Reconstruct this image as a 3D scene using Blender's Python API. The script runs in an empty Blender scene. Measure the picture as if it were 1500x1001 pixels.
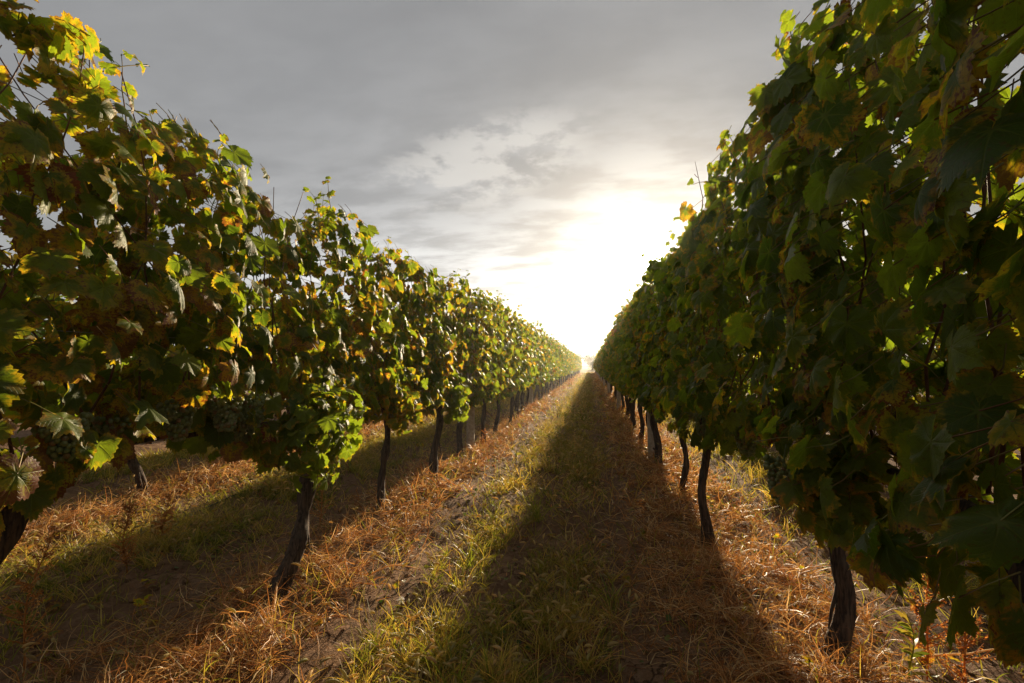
import bpy, math
import numpy as np

R = math.radians
sc = bpy.context.scene
col = sc.collection
rng = np.random.default_rng(11)

# ------------------------------------------------------------------ camera
cam_d = bpy.data.cameras.new("camera")
cam = bpy.data.objects.new("camera", cam_d)
col.objects.link(cam)
cam.location = (0, 0, 1.25)
cam.rotation_euler = (R(93.0), 0, R(9.77))
cam_d.sensor_width = 36
cam_d.lens = 16.0
cam_d.clip_start = 0.05
cam_d.clip_end = 6000
sc.camera = cam

# ------------------------------------------------------------------ light
SUN_AZ, SUN_EL = R(7.4), R(12.7)          # azimuth measured from +Y (the row direction) towards +X
SD = (math.sin(SUN_AZ) * math.cos(SUN_EL), math.cos(SUN_AZ) * math.cos(SUN_EL), math.sin(SUN_EL))
sun_d = bpy.data.lights.new("sun", 'SUN')
sun_d.energy = 5.0
sun_d.angle = R(0.9)
sun_d.color = (1.0, 0.80, 0.54)
sun = bpy.data.objects.new("sun", sun_d)
col.objects.link(sun)
sun.rotation_euler = (math.pi / 2 - SUN_EL, 0, math.pi - SUN_AZ)

world = bpy.data.worlds.new("World")
sc.world = world
world.use_nodes = True


class NT:
    """small node-tree writer"""
    def __init__(self, nt):
        self.nt = nt
        self.n = nt.nodes
        self.l = nt.links

    def node(self, t, **kw):
        n = self.n.new(t)
        for k, v in kw.items():
            setattr(n, k, v)
        return n

    def put(self, sock, v):
        if hasattr(v, 'is_linked') or hasattr(v, 'links'):
            self.l.new(v, sock)
        else:
            if isinstance(v, (tuple, list)) and len(v) == 3 and sock.type == 'RGBA':
                v = (*v, 1)
            sock.default_value = v

    def math(self, op, a, b=0.0, c=0.0, clamp=False):
        n = self.node('ShaderNodeMath', operation=op, use_clamp=clamp)
        self.put(n.inputs[0], a)
        self.put(n.inputs[1], b)
        if len(n.inputs) > 2:
            self.put(n.inputs[2], c)
        return n.outputs[0]

    def vmath(self, op, a, b=(0, 0, 0)):
        n = self.node('ShaderNodeVectorMath', operation=op)
        self.put(n.inputs[0], a)
        self.put(n.inputs[1], b)
        return n.outputs['Value'] if op in ('DOT_PRODUCT', 'LENGTH') else n.outputs[0]

    def noise(self, vec, scale, detail=4, rough=.55, dist=0.0):
        n = self.node('ShaderNodeTexNoise')
        if vec is not None:
            self.put(n.inputs['Vector'], vec)
        n.inputs['Scale'].default_value = scale
        n.inputs['Detail'].default_value = detail
        n.inputs['Roughness'].default_value = rough
        n.inputs['Distortion'].default_value = dist
        return n.outputs[0]

    def mix(self, f, a, b, blend='MIX'):
        n = self.node('ShaderNodeMix', data_type='RGBA', blend_type=blend)
        self.put(n.inputs[0], f)
        self.put(n.inputs[6], a)
        self.put(n.inputs[7], b)
        return n.outputs[2]

    def smooth(self, v, lo, hi, a=0.0, b=1.0):
        n = self.node('ShaderNodeMapRange', interpolation_type='SMOOTHSTEP')
        self.put(n.inputs[0], v)
        n.inputs[1].default_value = lo
        n.inputs[2].default_value = hi
        n.inputs[3].default_value = a
        n.inputs[4].default_value = b
        return n.outputs[0]

    def sep(self, v):
        n = self.node('ShaderNodeSeparateXYZ')
        self.put(n.inputs[0], v)
        return n.outputs

    def comb(self, x, y, z):
        n = self.node('ShaderNodeCombineXYZ')
        self.put(n.inputs[0], x)
        self.put(n.inputs[1], y)
        self.put(n.inputs[2], z)
        return n.outputs[0]

    def scale(self, c, f):
        n = self.node('ShaderNodeVectorMath', operation='SCALE')
        self.put(n.inputs[0], c)
        self.put(n.inputs[3], f)
        return n.outputs[0]


# world: Nishita sky behind a sheet of thin grey cloud, bright round the low sun
w = NT(world.node_tree)
w.n.clear()
sky = w.node('ShaderNodeTexSky', sky_type='NISHITA')
sky.sun_disc = False
sky.sun_elevation = SUN_EL
sky.sun_rotation = SUN_AZ
sky.air_density = 1.0
sky.dust_density = 2.0
tc = w.node('ShaderNodeTexCoord')
dirv = w.vmath('NORMALIZE', tc.outputs['Generated'])
dx, dy, dz = w.sep(dirv)[:3]
den = w.math('ADD', w.math('MAXIMUM', dz, 0.0), 0.16)
cp = w.comb(w.math('DIVIDE', dx, den), w.math('DIVIDE', dy, den), 0.0)
cosa = w.vmath('DOT_PRODUCT', dirv, SD)
ang = w.math('ARCCOSINE', w.math('MINIMUM', cosa, 0.999999))        # radians from the sun
# glow anchored a little left of and at the sun
hd = (math.sin(R(-6.5)) * math.cos(R(2)), math.cos(R(-6.5)) * math.cos(R(2)), math.sin(R(2)))
cosh_ = w.vmath('DOT_PRODUCT', w.vmath('NORMALIZE', w.vmath('MULTIPLY', dirv, (.58, 1.0, 1.8))), hd)
angh = w.math('ARCCOSINE', w.math('MINIMUM', cosh_, 0.999999))
n1 = w.noise(cp, .9, 5, .5, 0)
n2 = w.noise(w.vmath('MULTIPLY', cp, (1.0, 1.9, 1.0)), 2.6, 9, .56, .15)
n3 = w.noise(w.vmath('ADD', cp, (5.3, 2.2, 0)), .55, 3, .5, 0)
base = w.math('ADD', .150, w.math('MULTIPLY', w.math('SUBTRACT', n1, .5), .07))
base = w.math('ADD', base, w.math('MULTIPLY', w.math('SUBTRACT', n2, .5), .05))
glow = w.math('MULTIPLY', w.math('POWER', 2.718, w.math('MULTIPLY', w.math('POWER', w.math('DIVIDE', angh, .39), 1.7), -1.0)), .56)
aur = w.math('MULTIPLY', w.math('POWER', 2.718, w.math('DIVIDE', ang, -.085)), .60)
core = w.math('MULTIPLY', w.smooth(ang, .010, .030, 1.0, 0.0), 12.0)
cldm = w.math('MULTIPLY', w.smooth(n2, .38, .62, .55, 1.25), 1.0)
lum = w.math('ADD', base, w.math('MULTIPLY', w.math('ADD', glow, aur), cldm))
lum = w.math('ADD', lum, core)
warm = w.smooth(ang, .0, .75, 0.0, 1.0)
tint = w.mix(warm, (1.0, .99, .965), (.99, .988, .985))
clouds = w.scale(tint, w.math('MULTIPLY', lum, 10.0))
# one lit cloud patch high over the aisle, as a thinning of the sheet
pd = (math.sin(R(-13)) * math.cos(R(24)), math.cos(R(-13)) * math.cos(R(24)), math.sin(R(24)))
pv = w.vmath('SUBTRACT', dirv, pd)
px_, py_, pz_ = w.sep(pv)[:3]
pe = w.math('ADD', w.math('POWER', w.math('DIVIDE', px_, .23), 2.0), w.math('POWER', w.math('DIVIDE', w.math('SUBTRACT', pz_, w.math('MULTIPLY', px_, .22)), .085), 2.0))
pn = w.noise(w.vmath('MULTIPLY', dirv, (1.0, 1.0, 2.2)), 11.0, 9, .60, .12)
patch = w.math('MULTIPLY', w.smooth(pe, .1, 1.3, 1.0, 0.0), w.smooth(pn, .42, .58, 0.0, 1.0))
clouds = w.mix(w.math('MULTIPLY', patch, .75), clouds, (3.5, 3.37, 3.15))
# below the horizon: dull far ground
final = w.mix(.94, sky.outputs[0], clouds)
bg = w.node('ShaderNodeBackground')
w.put(bg.inputs[0], final)
bg.inputs[1].default_value = 0.1
wo = w.node('ShaderNodeOutputWorld')
w.l.new(bg.outputs[0], wo.inputs[0])

sc.view_settings.view_transform = 'Standard'
sc.view_settings.look = 'None'
sc.view_settings.exposure = 1.0
sc.view_settings.gamma = 1.0
sc.render.engine = 'CYCLES'
sc.cycles.max_bounces = 7
sc.cycles.diffuse_bounces = 3
sc.cycles.transmission_bounces = 4
sc.cycles.glossy_bounces = 2

# ------------------------------------------------------------------ noise in numpy
_perm = np.random.default_rng(5).random((256, 256))


def vnoise(x, y, s=1.0, o=0):
    x = np.asarray(x, float) * s + 37.3 * o
    y = np.asarray(y, float) * s + 91.7 * o
    xi = np.floor(x).astype(int)
    yi = np.floor(y).astype(int)
    fx = x - xi
    fy = y - yi
    fx = fx * fx * (3 - 2 * fx)
    fy = fy * fy * (3 - 2 * fy)
    a = _perm[xi % 256, yi % 256]
    b = _perm[(xi + 1) % 256, yi % 256]
    c = _perm[xi % 256, (yi + 1) % 256]
    d = _perm[(xi + 1) % 256, (yi + 1) % 256]
    return (a * (1 - fx) + b * fx) * (1 - fy) + (c * (1 - fx) + d * fx) * fy


ROWS = {'left': -1.70, 'right': 0.86, 'second_left': -4.22, 'second_right': 3.34, 'third_left': -6.74, 'fourth_left': -9.26, 'third_right': 5.86, 'fourth_right': 8.38}
PER = 2.52


def rowdist(x):
    return np.abs((np.asarray(x) + 1.70 + PER / 2) % PER - PER / 2)


def ground_z(x, y):
    x = np.asarray(x, float)
    y = np.asarray(y, float)
    u = rowdist(x)
    near = np.exp(-(np.maximum(np.hypot(x, y) - 10, 0) / 25) ** 2)
    z = .045 * np.exp(-(u / .38) ** 2)
    z = z - .03 * np.exp(-((u - .68) / .17) ** 2)
    z = z + (vnoise(x, y, 1.3, 1) - .5) * .06 + (vnoise(x, y, 4, 2) - .5) * .035
    z = z + (vnoise(x, y, 11, 3) - .5) * .02 + (vnoise(x, y, 27, 4) - .5) * .009
    return z * near


# ------------------------------------------------------------------ mesh helpers
def mk_mesh(name, verts, idx, counts, attrs=None, mat=None, smooth=True, mats=None, midx=None):
    me = bpy.data.meshes.new(name)
    verts = np.ascontiguousarray(verts, np.float32)
    idx = np.ascontiguousarray(idx, np.int32).ravel()
    counts = np.ascontiguousarray(counts, np.int32)
    me.vertices.add(len(verts))
    me.vertices.foreach_set('co', verts.ravel())
    me.loops.add(len(idx))
    me.loops.foreach_set('vertex_index', idx)
    me.polygons.add(len(counts))
    st = np.concatenate([[0], np.cumsum(counts)[:-1]]).astype(np.int32)
    me.polygons.foreach_set('loop_start', st)
    if midx is not None:
        me.polygons.foreach_set('material_index', np.ascontiguousarray(midx, np.int32))
    if smooth:
        me.polygons.foreach_set('use_smooth', np.ones(len(counts), bool))
    for k, v in (attrs or {}).items():
        a = me.attributes.new(k, 'FLOAT_VECTOR', 'POINT')
        a.data.foreach_set('vector', np.ascontiguousarray(v, np.float32).ravel())
    for m in (mats or [mat]):
        if m:
            me.materials.append(m)
    me.update(calc_edges=True)
    return me


class Bag:
    """collects vertex/face chunks, makes one mesh"""
    def __init__(self):
        self.v, self.f, self.c, self.a, self.n = [], [], [], {}, 0

    def add(self, verts, idx, counts, **attrs):
        verts = np.asarray(verts, float).reshape(-1, 3)
        self.v.append(verts)
        self.f.append(np.asarray(idx, int).ravel() + self.n)
        self.c.append(np.asarray(counts, int).ravel())
        for k, a in attrs.items():
            self.a.setdefault(k, []).append((self.n, np.broadcast_to(np.asarray(a, float), (len(verts), 3))))
        self.n += len(verts)

    def mesh(self, name, mat, smooth=True):
        at = {}
        for k, chunks in self.a.items():
            full = np.full((self.n, 3), .4)
            for n0, a in chunks:
                full[n0:n0 + len(a)] = a
            at[k] = full
        return mk_mesh(name, np.concatenate(self.v), np.concatenate(self.f), np.concatenate(self.c), at, mat, smooth)


def link(name, me, parent=None, loc=None):
    o = bpy.data.objects.new(name, me)
    col.objects.link(o)
    if parent is not None:
        o.parent = parent
    if loc is not None:
        o.location = loc
    return o


def tag(o, label, cat, group=None):
    o['label'] = label
    o['category'] = cat
    if group:
        o['group'] = group
    return o


def nrm(v):
    return v / np.maximum(np.linalg.norm(v, axis=-1, keepdims=True), 1e-9)


def tube(bag, pts, rad, sides=6, cap=True, groove=0.0, seed=0, **attrs):
    pts = np.asarray(pts, float)
    n = len(pts)
    rad = np.broadcast_to(np.asarray(rad, float), (n,))
    t = nrm(np.gradient(pts, axis=0))
    ref = np.array([0.31, .9, .2]) if abs(t[:, 2]).mean() > .6 else np.array([0, 0, 1.])
    b = nrm(np.cross(t, ref))
    c = np.cross(b, t)
    th = np.arange(sides) / sides * 2 * np.pi
    rr = np.ones((n, sides))
    if groove:
        g = np.random.default_rng(seed)
        ph = g.random(4) * 6.28
        s = np.linspace(0, 1, n)[:, None]
        rr = 1 + groove * (np.sin(3 * th + ph[0] + 2.5 * s) * .5 + np.sin(7 * th + ph[1] - 3 * s) * .35
                           + np.sin(5 * th + ph[2] + 14 * s) * .3) + groove * (g.random((n, sides)) - .5) * .7
    off = (np.cos(th)[None, :, None] * b[:, None] + np.sin(th)[None, :, None] * c[:, None]) * (rad[:, None] * rr)[:, :, None]
    v = (pts[:, None] + off).reshape(-1, 3)
    i = np.arange(n - 1)[:, None] * sides
    j = np.arange(sides)[None]
    k = (j + 1) % sides
    q = np.stack([i + j, i + k, i + sides + k, i + sides + j], -1).reshape(-1, 4)
    idx = q.ravel()
    cnt = np.full(len(q), 4)
    if cap:
        idx = np.concatenate([idx, np.arange(sides)[::-1], np.arange(sides) + (n - 1) * sides])
        cnt = np.concatenate([cnt, [sides, sides]])
    bag.add(v, idx, cnt, **attrs)


# ------------------------------------------------------------------ materials
def new_mat(name):
    m = bpy.data.materials.new(name)
    m.use_nodes = True
    m.node_tree.nodes.clear()
    return m, NT(m.node_tree)


def finish(t, shader):
    o = t.node('ShaderNodeOutputMaterial')
    t.l.new(shader, o.inputs[0])


def attr(t, name):
    n = t.node('ShaderNodeAttribute')
    n.attribute_name = name
    return n.outputs['Vector']


def leaf_material(name, detail=True, autumn=1.0):
    m, t = new_mat(name)
    r1, r2, dry = t.sep(attr(t, 'tint'))[:3]
    if detail:
        va, vr, ve = t.sep(attr(t, 'leafco'))[:3]
        dist = t.math('MULTIPLY', va, vr)
        main = t.smooth(dist, .012, .05, 1.0, 0.0)
        ph = t.math('FRACT', t.math('SUBTRACT', t.math('MULTIPLY', vr, 6.5), t.math('MULTIPLY', va, 2.4)))
        sec = t.smooth(t.math('ABSOLUTE', t.math('SUBTRACT', ph, .5)), .0, .13, 1.0, 0.0)
        vein = t.math('MAXIMUM', main, t.math('MULTIPLY', sec, .45))
    else:
        ve, vein = .5, 0.0
    geo = t.node('ShaderNodeNewGeometry')
    tco = t.node('ShaderNodeTexCoord')
    nz = t.noise(tco.outputs['Object'], 38.0 if detail else 9.0, 4, .6)
    nb = t.noise(tco.outputs['Object'], 150.0 if detail else 30.0, 2, .5)
    green = t.mix(r1, (.050, .086, .013), (.155, .190, .022))
    green = t.mix(t.smooth(nz, .35, .65, 0, .35), green, (.06, .085, .030))
    yf = t.math('ADD', t.math('MULTIPLY', dry, 1.0 * autumn), t.math('MULTIPLY', t.math('SUBTRACT', ve, .66), .95 if detail else .0))
    yf = t.math('ADD', yf, t.math('MULTIPLY', t.math('SUBTRACT', nz, .5), 1.7))
    if detail:
        yf = t.math('SUBTRACT', yf, t.math('MULTIPLY', vein, .28))
    ycol = t.mix(r2, (.30, .25, .025), (.36, .19, .025))
    c = t.mix(t.smooth(yf, .36, .80), green, ycol)
    bf = t.math('ADD', t.math('MULTIPLY', yf, .8), t.math('MULTIPLY', t.math('SUBTRACT', nb, .5), 1.0))
    bcol = t.mix(r1, (.14, .035, .018), (.20, .10, .055))
    c = t.mix(t.smooth(bf, .60, .84), c, bcol)
    c = t.mix(t.math('MULTIPLY', t.smooth(nb, .60, .68), .5 if detail else 0.0), c, (.09, .045, .02))
    if detail:
        c = t.mix(t.math('MULTIPLY', vein, .38), c, (.16, .19, .05))
        bh = t.math('ADD', t.math('MULTIPLY', vein, -.6), t.math('MULTIPLY', nb, .5))
        bmp = t.node('ShaderNodeBump')
        bmp.inputs['Strength'].default_value = .55
        bmp.inputs['Distance'].default_value = .003
        t.put(bmp.inputs['Height'], bh)
        nout = bmp.outputs[0]
    p = t.node('ShaderNodeBsdfPrincipled')
    t.put(p.inputs['Base Color'], c)
    p.inputs['Roughness'].default_value = .47
    p.inputs['Specular IOR Level'].default_value = .26
    tr = t.node('ShaderNodeBsdfTranslucent')
    t.put(tr.inputs[0], t.vmath('MULTIPLY', c, (2.3, 2.4, .7)))
    if detail:
        t.put(p.inputs['Normal'], nout)
        t.put(tr.inputs['Normal'], nout)
    mx = t.node('ShaderNodeMixShader')
    mx.inputs[0].default_value = .55
    t.l.new(p.outputs[0], mx.inputs[1])
    t.l.new(tr.outputs[0], mx.inputs[2])
    finish(t, mx.outputs[0])
    return m


def bark_material():
    m, t = new_mat('old_vine_bark')
    tco = t.node('ShaderNodeTexCoord')
    v = t.vmath('MULTIPLY', tco.outputs['Object'], (1, 1, .09))
    n = t.noise(v, 85, 6, .65, .4)
    n2 = t.noise(tco.outputs['Object'], 14, 3, .5)
    c = t.mix(t.smooth(n, .36, .66), (.018, .012, .009), (.125, .082, .055))
    c = t.mix(t.smooth(n2, .5, .75, 0, .5), c, (.10, .085, .065))
    p = t.node('ShaderNodeBsdfPrincipled')
    t.put(p.inputs['Base Color'], c)
    p.inputs['Roughness'].default_value = .9
    b = t.node('ShaderNodeBump')
    b.inputs['Strength'].default_value = 1.0
    b.inputs['Distance'].default_value = .012
    t.put(b.inputs['Height'], n)
    t.put(p.inputs['Normal'], b.outputs[0])
    finish(t, p.outputs[0])
    return m


def simple(name, c1, c2, scale, rough=.7, spec=.3, bump=0.0, stretch=(1, 1, 1)):
    m, t = new_mat(name)
    tco = t.node('ShaderNodeTexCoord')
    v = t.vmath('MULTIPLY', tco.outputs['Object'], stretch)
    n = t.noise(v, scale, 5, .6)
    p = t.node('ShaderNodeBsdfPrincipled')
    t.put(p.inputs['Base Color'], t.mix(t.smooth(n, .32, .68), c1, c2))
    p.inputs['Roughness'].default_value = rough
    p.inputs['Specular IOR Level'].default_value = spec
    if bump:
        b = t.node('ShaderNodeBump')
        b.inputs['Strength'].default_value = .8
        b.inputs['Distance'].default_value = bump
        t.put(b.inputs['Height'], n)
        t.put(p.inputs['Normal'], b.outputs[0])
    finish(t, p.outputs[0])
    return m


def blade_material(name, cols, trans=.4, rough=.55, boost=(1.3, 1.3, .8)):
    """thin blades: colour picked by tint.x along cols, darker/lighter by tint.y"""
    m, t = new_mat(name)
    a, b, s = t.sep(attr(t, 'tint'))[:3]
    r = t.node('ShaderNodeValToRGB')
    e = r.color_ramp.elements
    for i, cc in enumerate(cols):
        el = e[i] if i < 2 else e.new(1.0)
        el.position = i / (len(cols) - 1)
        el.color = (*cc, 1)
    # (positions must be sorted; re-set)
    for i, cc in enumerate(cols):
        e[i].position = i / (len(cols) - 1)
        e[i].color = (*cc, 1)
    t.put(r.inputs[0], a)
    c = t.scale(r.outputs[0], t.math('ADD', .65, t.math('MULTIPLY', b, .7)))
    p = t.node('ShaderNodeBsdfPrincipled')
    t.put(p.inputs['Base Color'], c)
    p.inputs['Roughness'].default_value = rough
    p.inputs['Specular IOR Level'].default_value = .35
    tr = t.node('ShaderNodeBsdfTranslucent')
    t.put(tr.inputs[0], t.vmath('MULTIPLY', c, boost))
    mx = t.node('ShaderNodeMixShader')
    mx.inputs[0].default_value = trans
    t.l.new(p.outputs[0], mx.inputs[1])
    t.l.new(tr.outputs[0], mx.inputs[2])
    finish(t, mx.outputs[0])
    return m


def soil_material():
    m, t = new_mat('dry_soil')
    tco = t.node('ShaderNodeTexCoord')
    o = tco.outputs['Object']
    n1 = t.noise(o, 1.4, 5, .6)
    n2 = t.noise(o, 18, 7, .65, .3)
    n3 = t.noise(o, 110, 4, .6)
    c = t.mix(t.smooth(n1, .35, .65), (.125, .066, .034), (.225, .125, .066))
    c = t.mix(t.smooth(n2, .42, .72, 0, .7), c, (.30, .185, .11))
    c = t.mix(t.smooth(n3, .56, .74, 0, .6), c, (.085, .045, .025))
    vo = t.node('ShaderNodeTexVoronoi', feature='DISTANCE_TO_EDGE')
    t.put(vo.inputs['Vector'], t.vmath('ADD', o, t.scale(t.comb(n2, n2, 0.0), .12)))
    vo.inputs['Scale'].default_value = 9
    crack = t.math('MULTIPLY', t.smooth(vo.outputs[0], .0, .035, 1.0, 0.0), t.smooth(n1, .45, .6))
    c = t.mix(t.math('MULTIPLY', crack, .6), c, (.05, .028, .016))
    # beyond the modelled blades the field reads as dry grass with a green cast
    geo = t.node('ShaderNodeNewGeometry')
    far = t.smooth(t.vmath('LENGTH', t.vmath('MULTIPLY', geo.outputs['Position'], (1, 1, 0))), 55.0, 90.0)
    c = t.mix(far, c, t.mix(n1, (.19, .15, .05), (.26, .19, .085)))
    h = t.math('ADD', t.math('MULTIPLY', n2, 1.0), t.math('ADD', t.math('MULTIPLY', n3, .35), t.math('MULTIPLY', crack, -.9)))
    b = t.node('ShaderNodeBump')
    b.inputs['Strength'].default_value = 1.0
    b.inputs['Distance'].default_value = .03
    t.put(b.inputs['Height'], h)
    p = t.node('ShaderNodeBsdfPrincipled')
    t.put(p.inputs['Base Color'], c)
    p.inputs['Roughness'].default_value = .95
    p.inputs['Specular IOR Level'].default_value = .15
    t.put(p.inputs['Normal'], b.outputs[0])
    finish(t, p.outputs[0])
    return m


def grape_material():
    m, t = new_mat('grape_skin')
    a = attr(t, 'tint')
    r1, r2, r3 = t.sep(a)[:3]
    tco = t.node('ShaderNodeTexCoord')
    n = t.noise(tco.outputs['Object'], 90, 3, .5)
    c = t.mix(r1, (.15, .20, .065), (.25, .26, .09))
    c = t.mix(t.math('MULTIPLY', t.smooth(r2, .8, .95), .8), c, (.28, .13, .06))
    c = t.mix(t.smooth(n, .45, .7, 0, .45), c, (.25, .28, .21))
    p = t.node('ShaderNodeBsdfPrincipled')
    t.put(p.inputs['Base Color'], c)
    p.inputs['Roughness'].default_value = .38
    tr = t.node('ShaderNodeBsdfTranslucent')
    t.put(tr.inputs[0], t.vmath('MULTIPLY', c, (1.6, 1.6, .8)))
    mx = t.node('ShaderNodeMixShader')
    mx.inputs[0].default_value = .3
    t.l.new(p.outputs[0], mx.inputs[1])
    t.l.new(tr.outputs[0], mx.inputs[2])
    finish(t, mx.outputs[0])
    return m


M_LEAF = leaf_material('vine_leaf', True, 1.0)
M_LEAF_FAR = leaf_material('vine_leaf_distant', False, 1.0)
M_BARK = bark_material()
M_CANE = simple('ripened_cane', (.075, .026, .016), (.17, .075, .040), 30, .5, .4, .0008)
M_PETIOLE = simple('petiole', (.20, .07, .03), (.20, .20, .05), 9, .5, .4)
M_CONC = simple('weathered_concrete', (.34, .28, .21), (.52, .45, .36), 22, .9, .2, .004)
M_WIRE = simple('galvanised_wire', (.16, .15, .14), (.32, .31, .30), 60, .45, .6)
M_HOSE = simple('black_hose', (.018, .018, .018), (.04, .038, .035), 30, .5, .4)
M_GRAPE = grape_material()
M_STRAW = blade_material('dry_straw', [(.22, .085, .028), (.44, .20, .06), (.58, .34, .12), (.66, .51, .27)], .35, .5, (1.25, 1.05, .8))
M_GRASS = blade_material('green_grass', [(.060, .085, .014), (.15, .17, .025), (.32, .27, .055), (.48, .31, .10)], .45, .45, (1.6, 1.6, .7))
M_SEED = blade_material('foxtail_seed', [(.26, .24, .09), (.42, .34, .15), (.50, .36, .17)], .5, .7, (1.5, 1.35, .8))
M_WEED = blade_material('weed_leaf', [(.035, .06, .014), (.07, .11, .02), (.16, .15, .03)], .4, .5, (1.5, 1.6, .7))
M_RUST = blade_material('rusty_weed', [(.32, .12, .03), (.50, .24, .06), (.55, .36, .12)], .4, .6, (1.4, 1.1, .8))
M_SOIL = soil_material()
M_TREE = blade_material('distant_tree_leaf', [(.035, .05, .025), (.055, .075, .035), (.08, .10, .045)], .3, .6)

# ------------------------------------------------------------------ ground sheet
def spaced(lo, hi, step, far, grow=1.22):
    a = [np.arange(lo, hi, step)]
    s, v, out = step, hi, []
    while v < far:
        out.append(v)
        s *= grow
        v += s
    out.append(far)
    s, v, neg = step, lo, []
    while v > -far:
        s *= grow
        v -= s
        neg.append(v)
    return np.concatenate([neg[::-1], a[0], out])


gx = spaced(-5.5, 4.2, .035, 3500)
gy = spaced(0.6, 11.0, .035, 3500, 1.12)
GX, GY = np.meshgrid(gx, gy, indexing='ij')
GZ = ground_z(GX, GY)
nx, ny = GX.shape
ii = np.arange(nx - 1)[:, None] * ny + np.arange(ny - 1)[None]
q = np.stack([ii, ii + ny, ii + ny + 1, ii + 1], -1).reshape(-1, 4)
gr = link('ground', mk_mesh('ground', np.stack([GX, GY, GZ], -1).reshape(-1, 3), q, np.full(len(q), 4), None, M_SOIL))
gr['kind'] = 'structure'


# ------------------------------------------------------------------ blades
def ribbons(bag, base, d0, length, width, bend, nseg, tint, curl=None):
    """bent tapered blades. base (N,3), d0 (N,3) unit start direction, bend (N,3) added along the blade"""
    N = len(base)
    P = [base]
    d = d0.copy()
    seg = (length / nseg)[:, None]
    side0 = nrm(np.cross(d0, rng.normal(size=(N, 3))))
    S = []
    for k in range(nseg):
        P.append(P[-1] + d * seg)
        d = nrm(d + bend / nseg + (0 if curl is None else curl * rng.normal(size=(N, 3)) / nseg))
    for k in range(nseg + 1):
        wd = width * (1 - (k / nseg) ** 2 * .93) * .5
        S.append(wd[:, None])
    V = []
    for k in range(nseg + 1):
        V += [P[k] - side0 * S[k], P[k] + side0 * S[k]]
    V = np.stack(V, 1)                       # N, 2(nseg+1), 3
    gz = ground_z(V[..., 0], V[..., 1]) + .003
    V[..., 2] = np.maximum(V[..., 2], gz)
    m = 2 * (nseg + 1)
    k = np.arange(nseg) * 2
    q = np.stack([k, k + 1, k + 3, k + 2], -1)
    idx = (np.arange(N)[:, None, None] * m + q[None]).reshape(-1)
    tt = np.repeat(tint, m, axis=0)
    bag.add(V.reshape(-1, 3), idx, np.full(N * nseg, 4), tint=tt)
    return P[-1], d


def scatter(n, dmax, xlo, xhi, dmin=1.0, power=1.0):
    """points on the ground seen by the picture, denser near"""
    u = rng.random(n)
    # distance density ~ 1/d  (area density ~ 1/d^2)
    y = dmin * (dmax / dmin) ** u
    y = y - .15
    x = xlo + (xhi - xlo) * rng.random(n)
    return x, y


def density(kind, x, y):
    u = rowdist(x)
    cl = vnoise(x, y, 2.2, 7)
    cl2 = vnoise(x, y, 6, 8)
    if kind == 'straw':
        d = np.exp(-(u / .46) ** 4) * (.10 + 1.1 * np.clip((cl2 - .36) / .15, 0, 1)) * np.clip((vnoise(x, y, 1.1, 31) - .2) / .2, .15, 1) + .10 * (cl > .5)
        # the mid-left mulch strip beside the left row's inner side, bare under it
        d = d * np.where((x < -1.75) & (x > -2.6), .35, 1)
        d = d + .13 * np.exp(-((x - .05) / .3) ** 2)
        bare = np.exp(-((x + 1.13 + .10 * np.sin(y * 1.7)) / .15) ** 2)
        d = d * (1 - .88 * bare) * (1 - .6 * np.exp(-((x - .10 - .08 * np.sin(y * 1.3)) / .16) ** 2))
    elif kind == 'green':
        d = np.exp(-((u - 1.26) / .50) ** 4) * (.10 + .9 * np.clip((cl - .38) / .15, 0, 1)) + .05
        d = d + .25 * np.exp(-((x + 3.2) / .4) ** 2)
        d = d * (1 - .85 * np.exp(-((x + 1.13 + .10 * np.sin(y * 1.7)) / .16) ** 2))
        d = d * (1 - .45 * np.exp(-((x - .28) / .2) ** 2))
    return d


def upright(n, spread):
    a = rng.random(n) * 2 * np.pi
    s = spread * np.sqrt(rng.random(n))
    return nrm(np.stack([np.cos(a) * s, np.sin(a) * s, np.ones(n)], -1))


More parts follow.
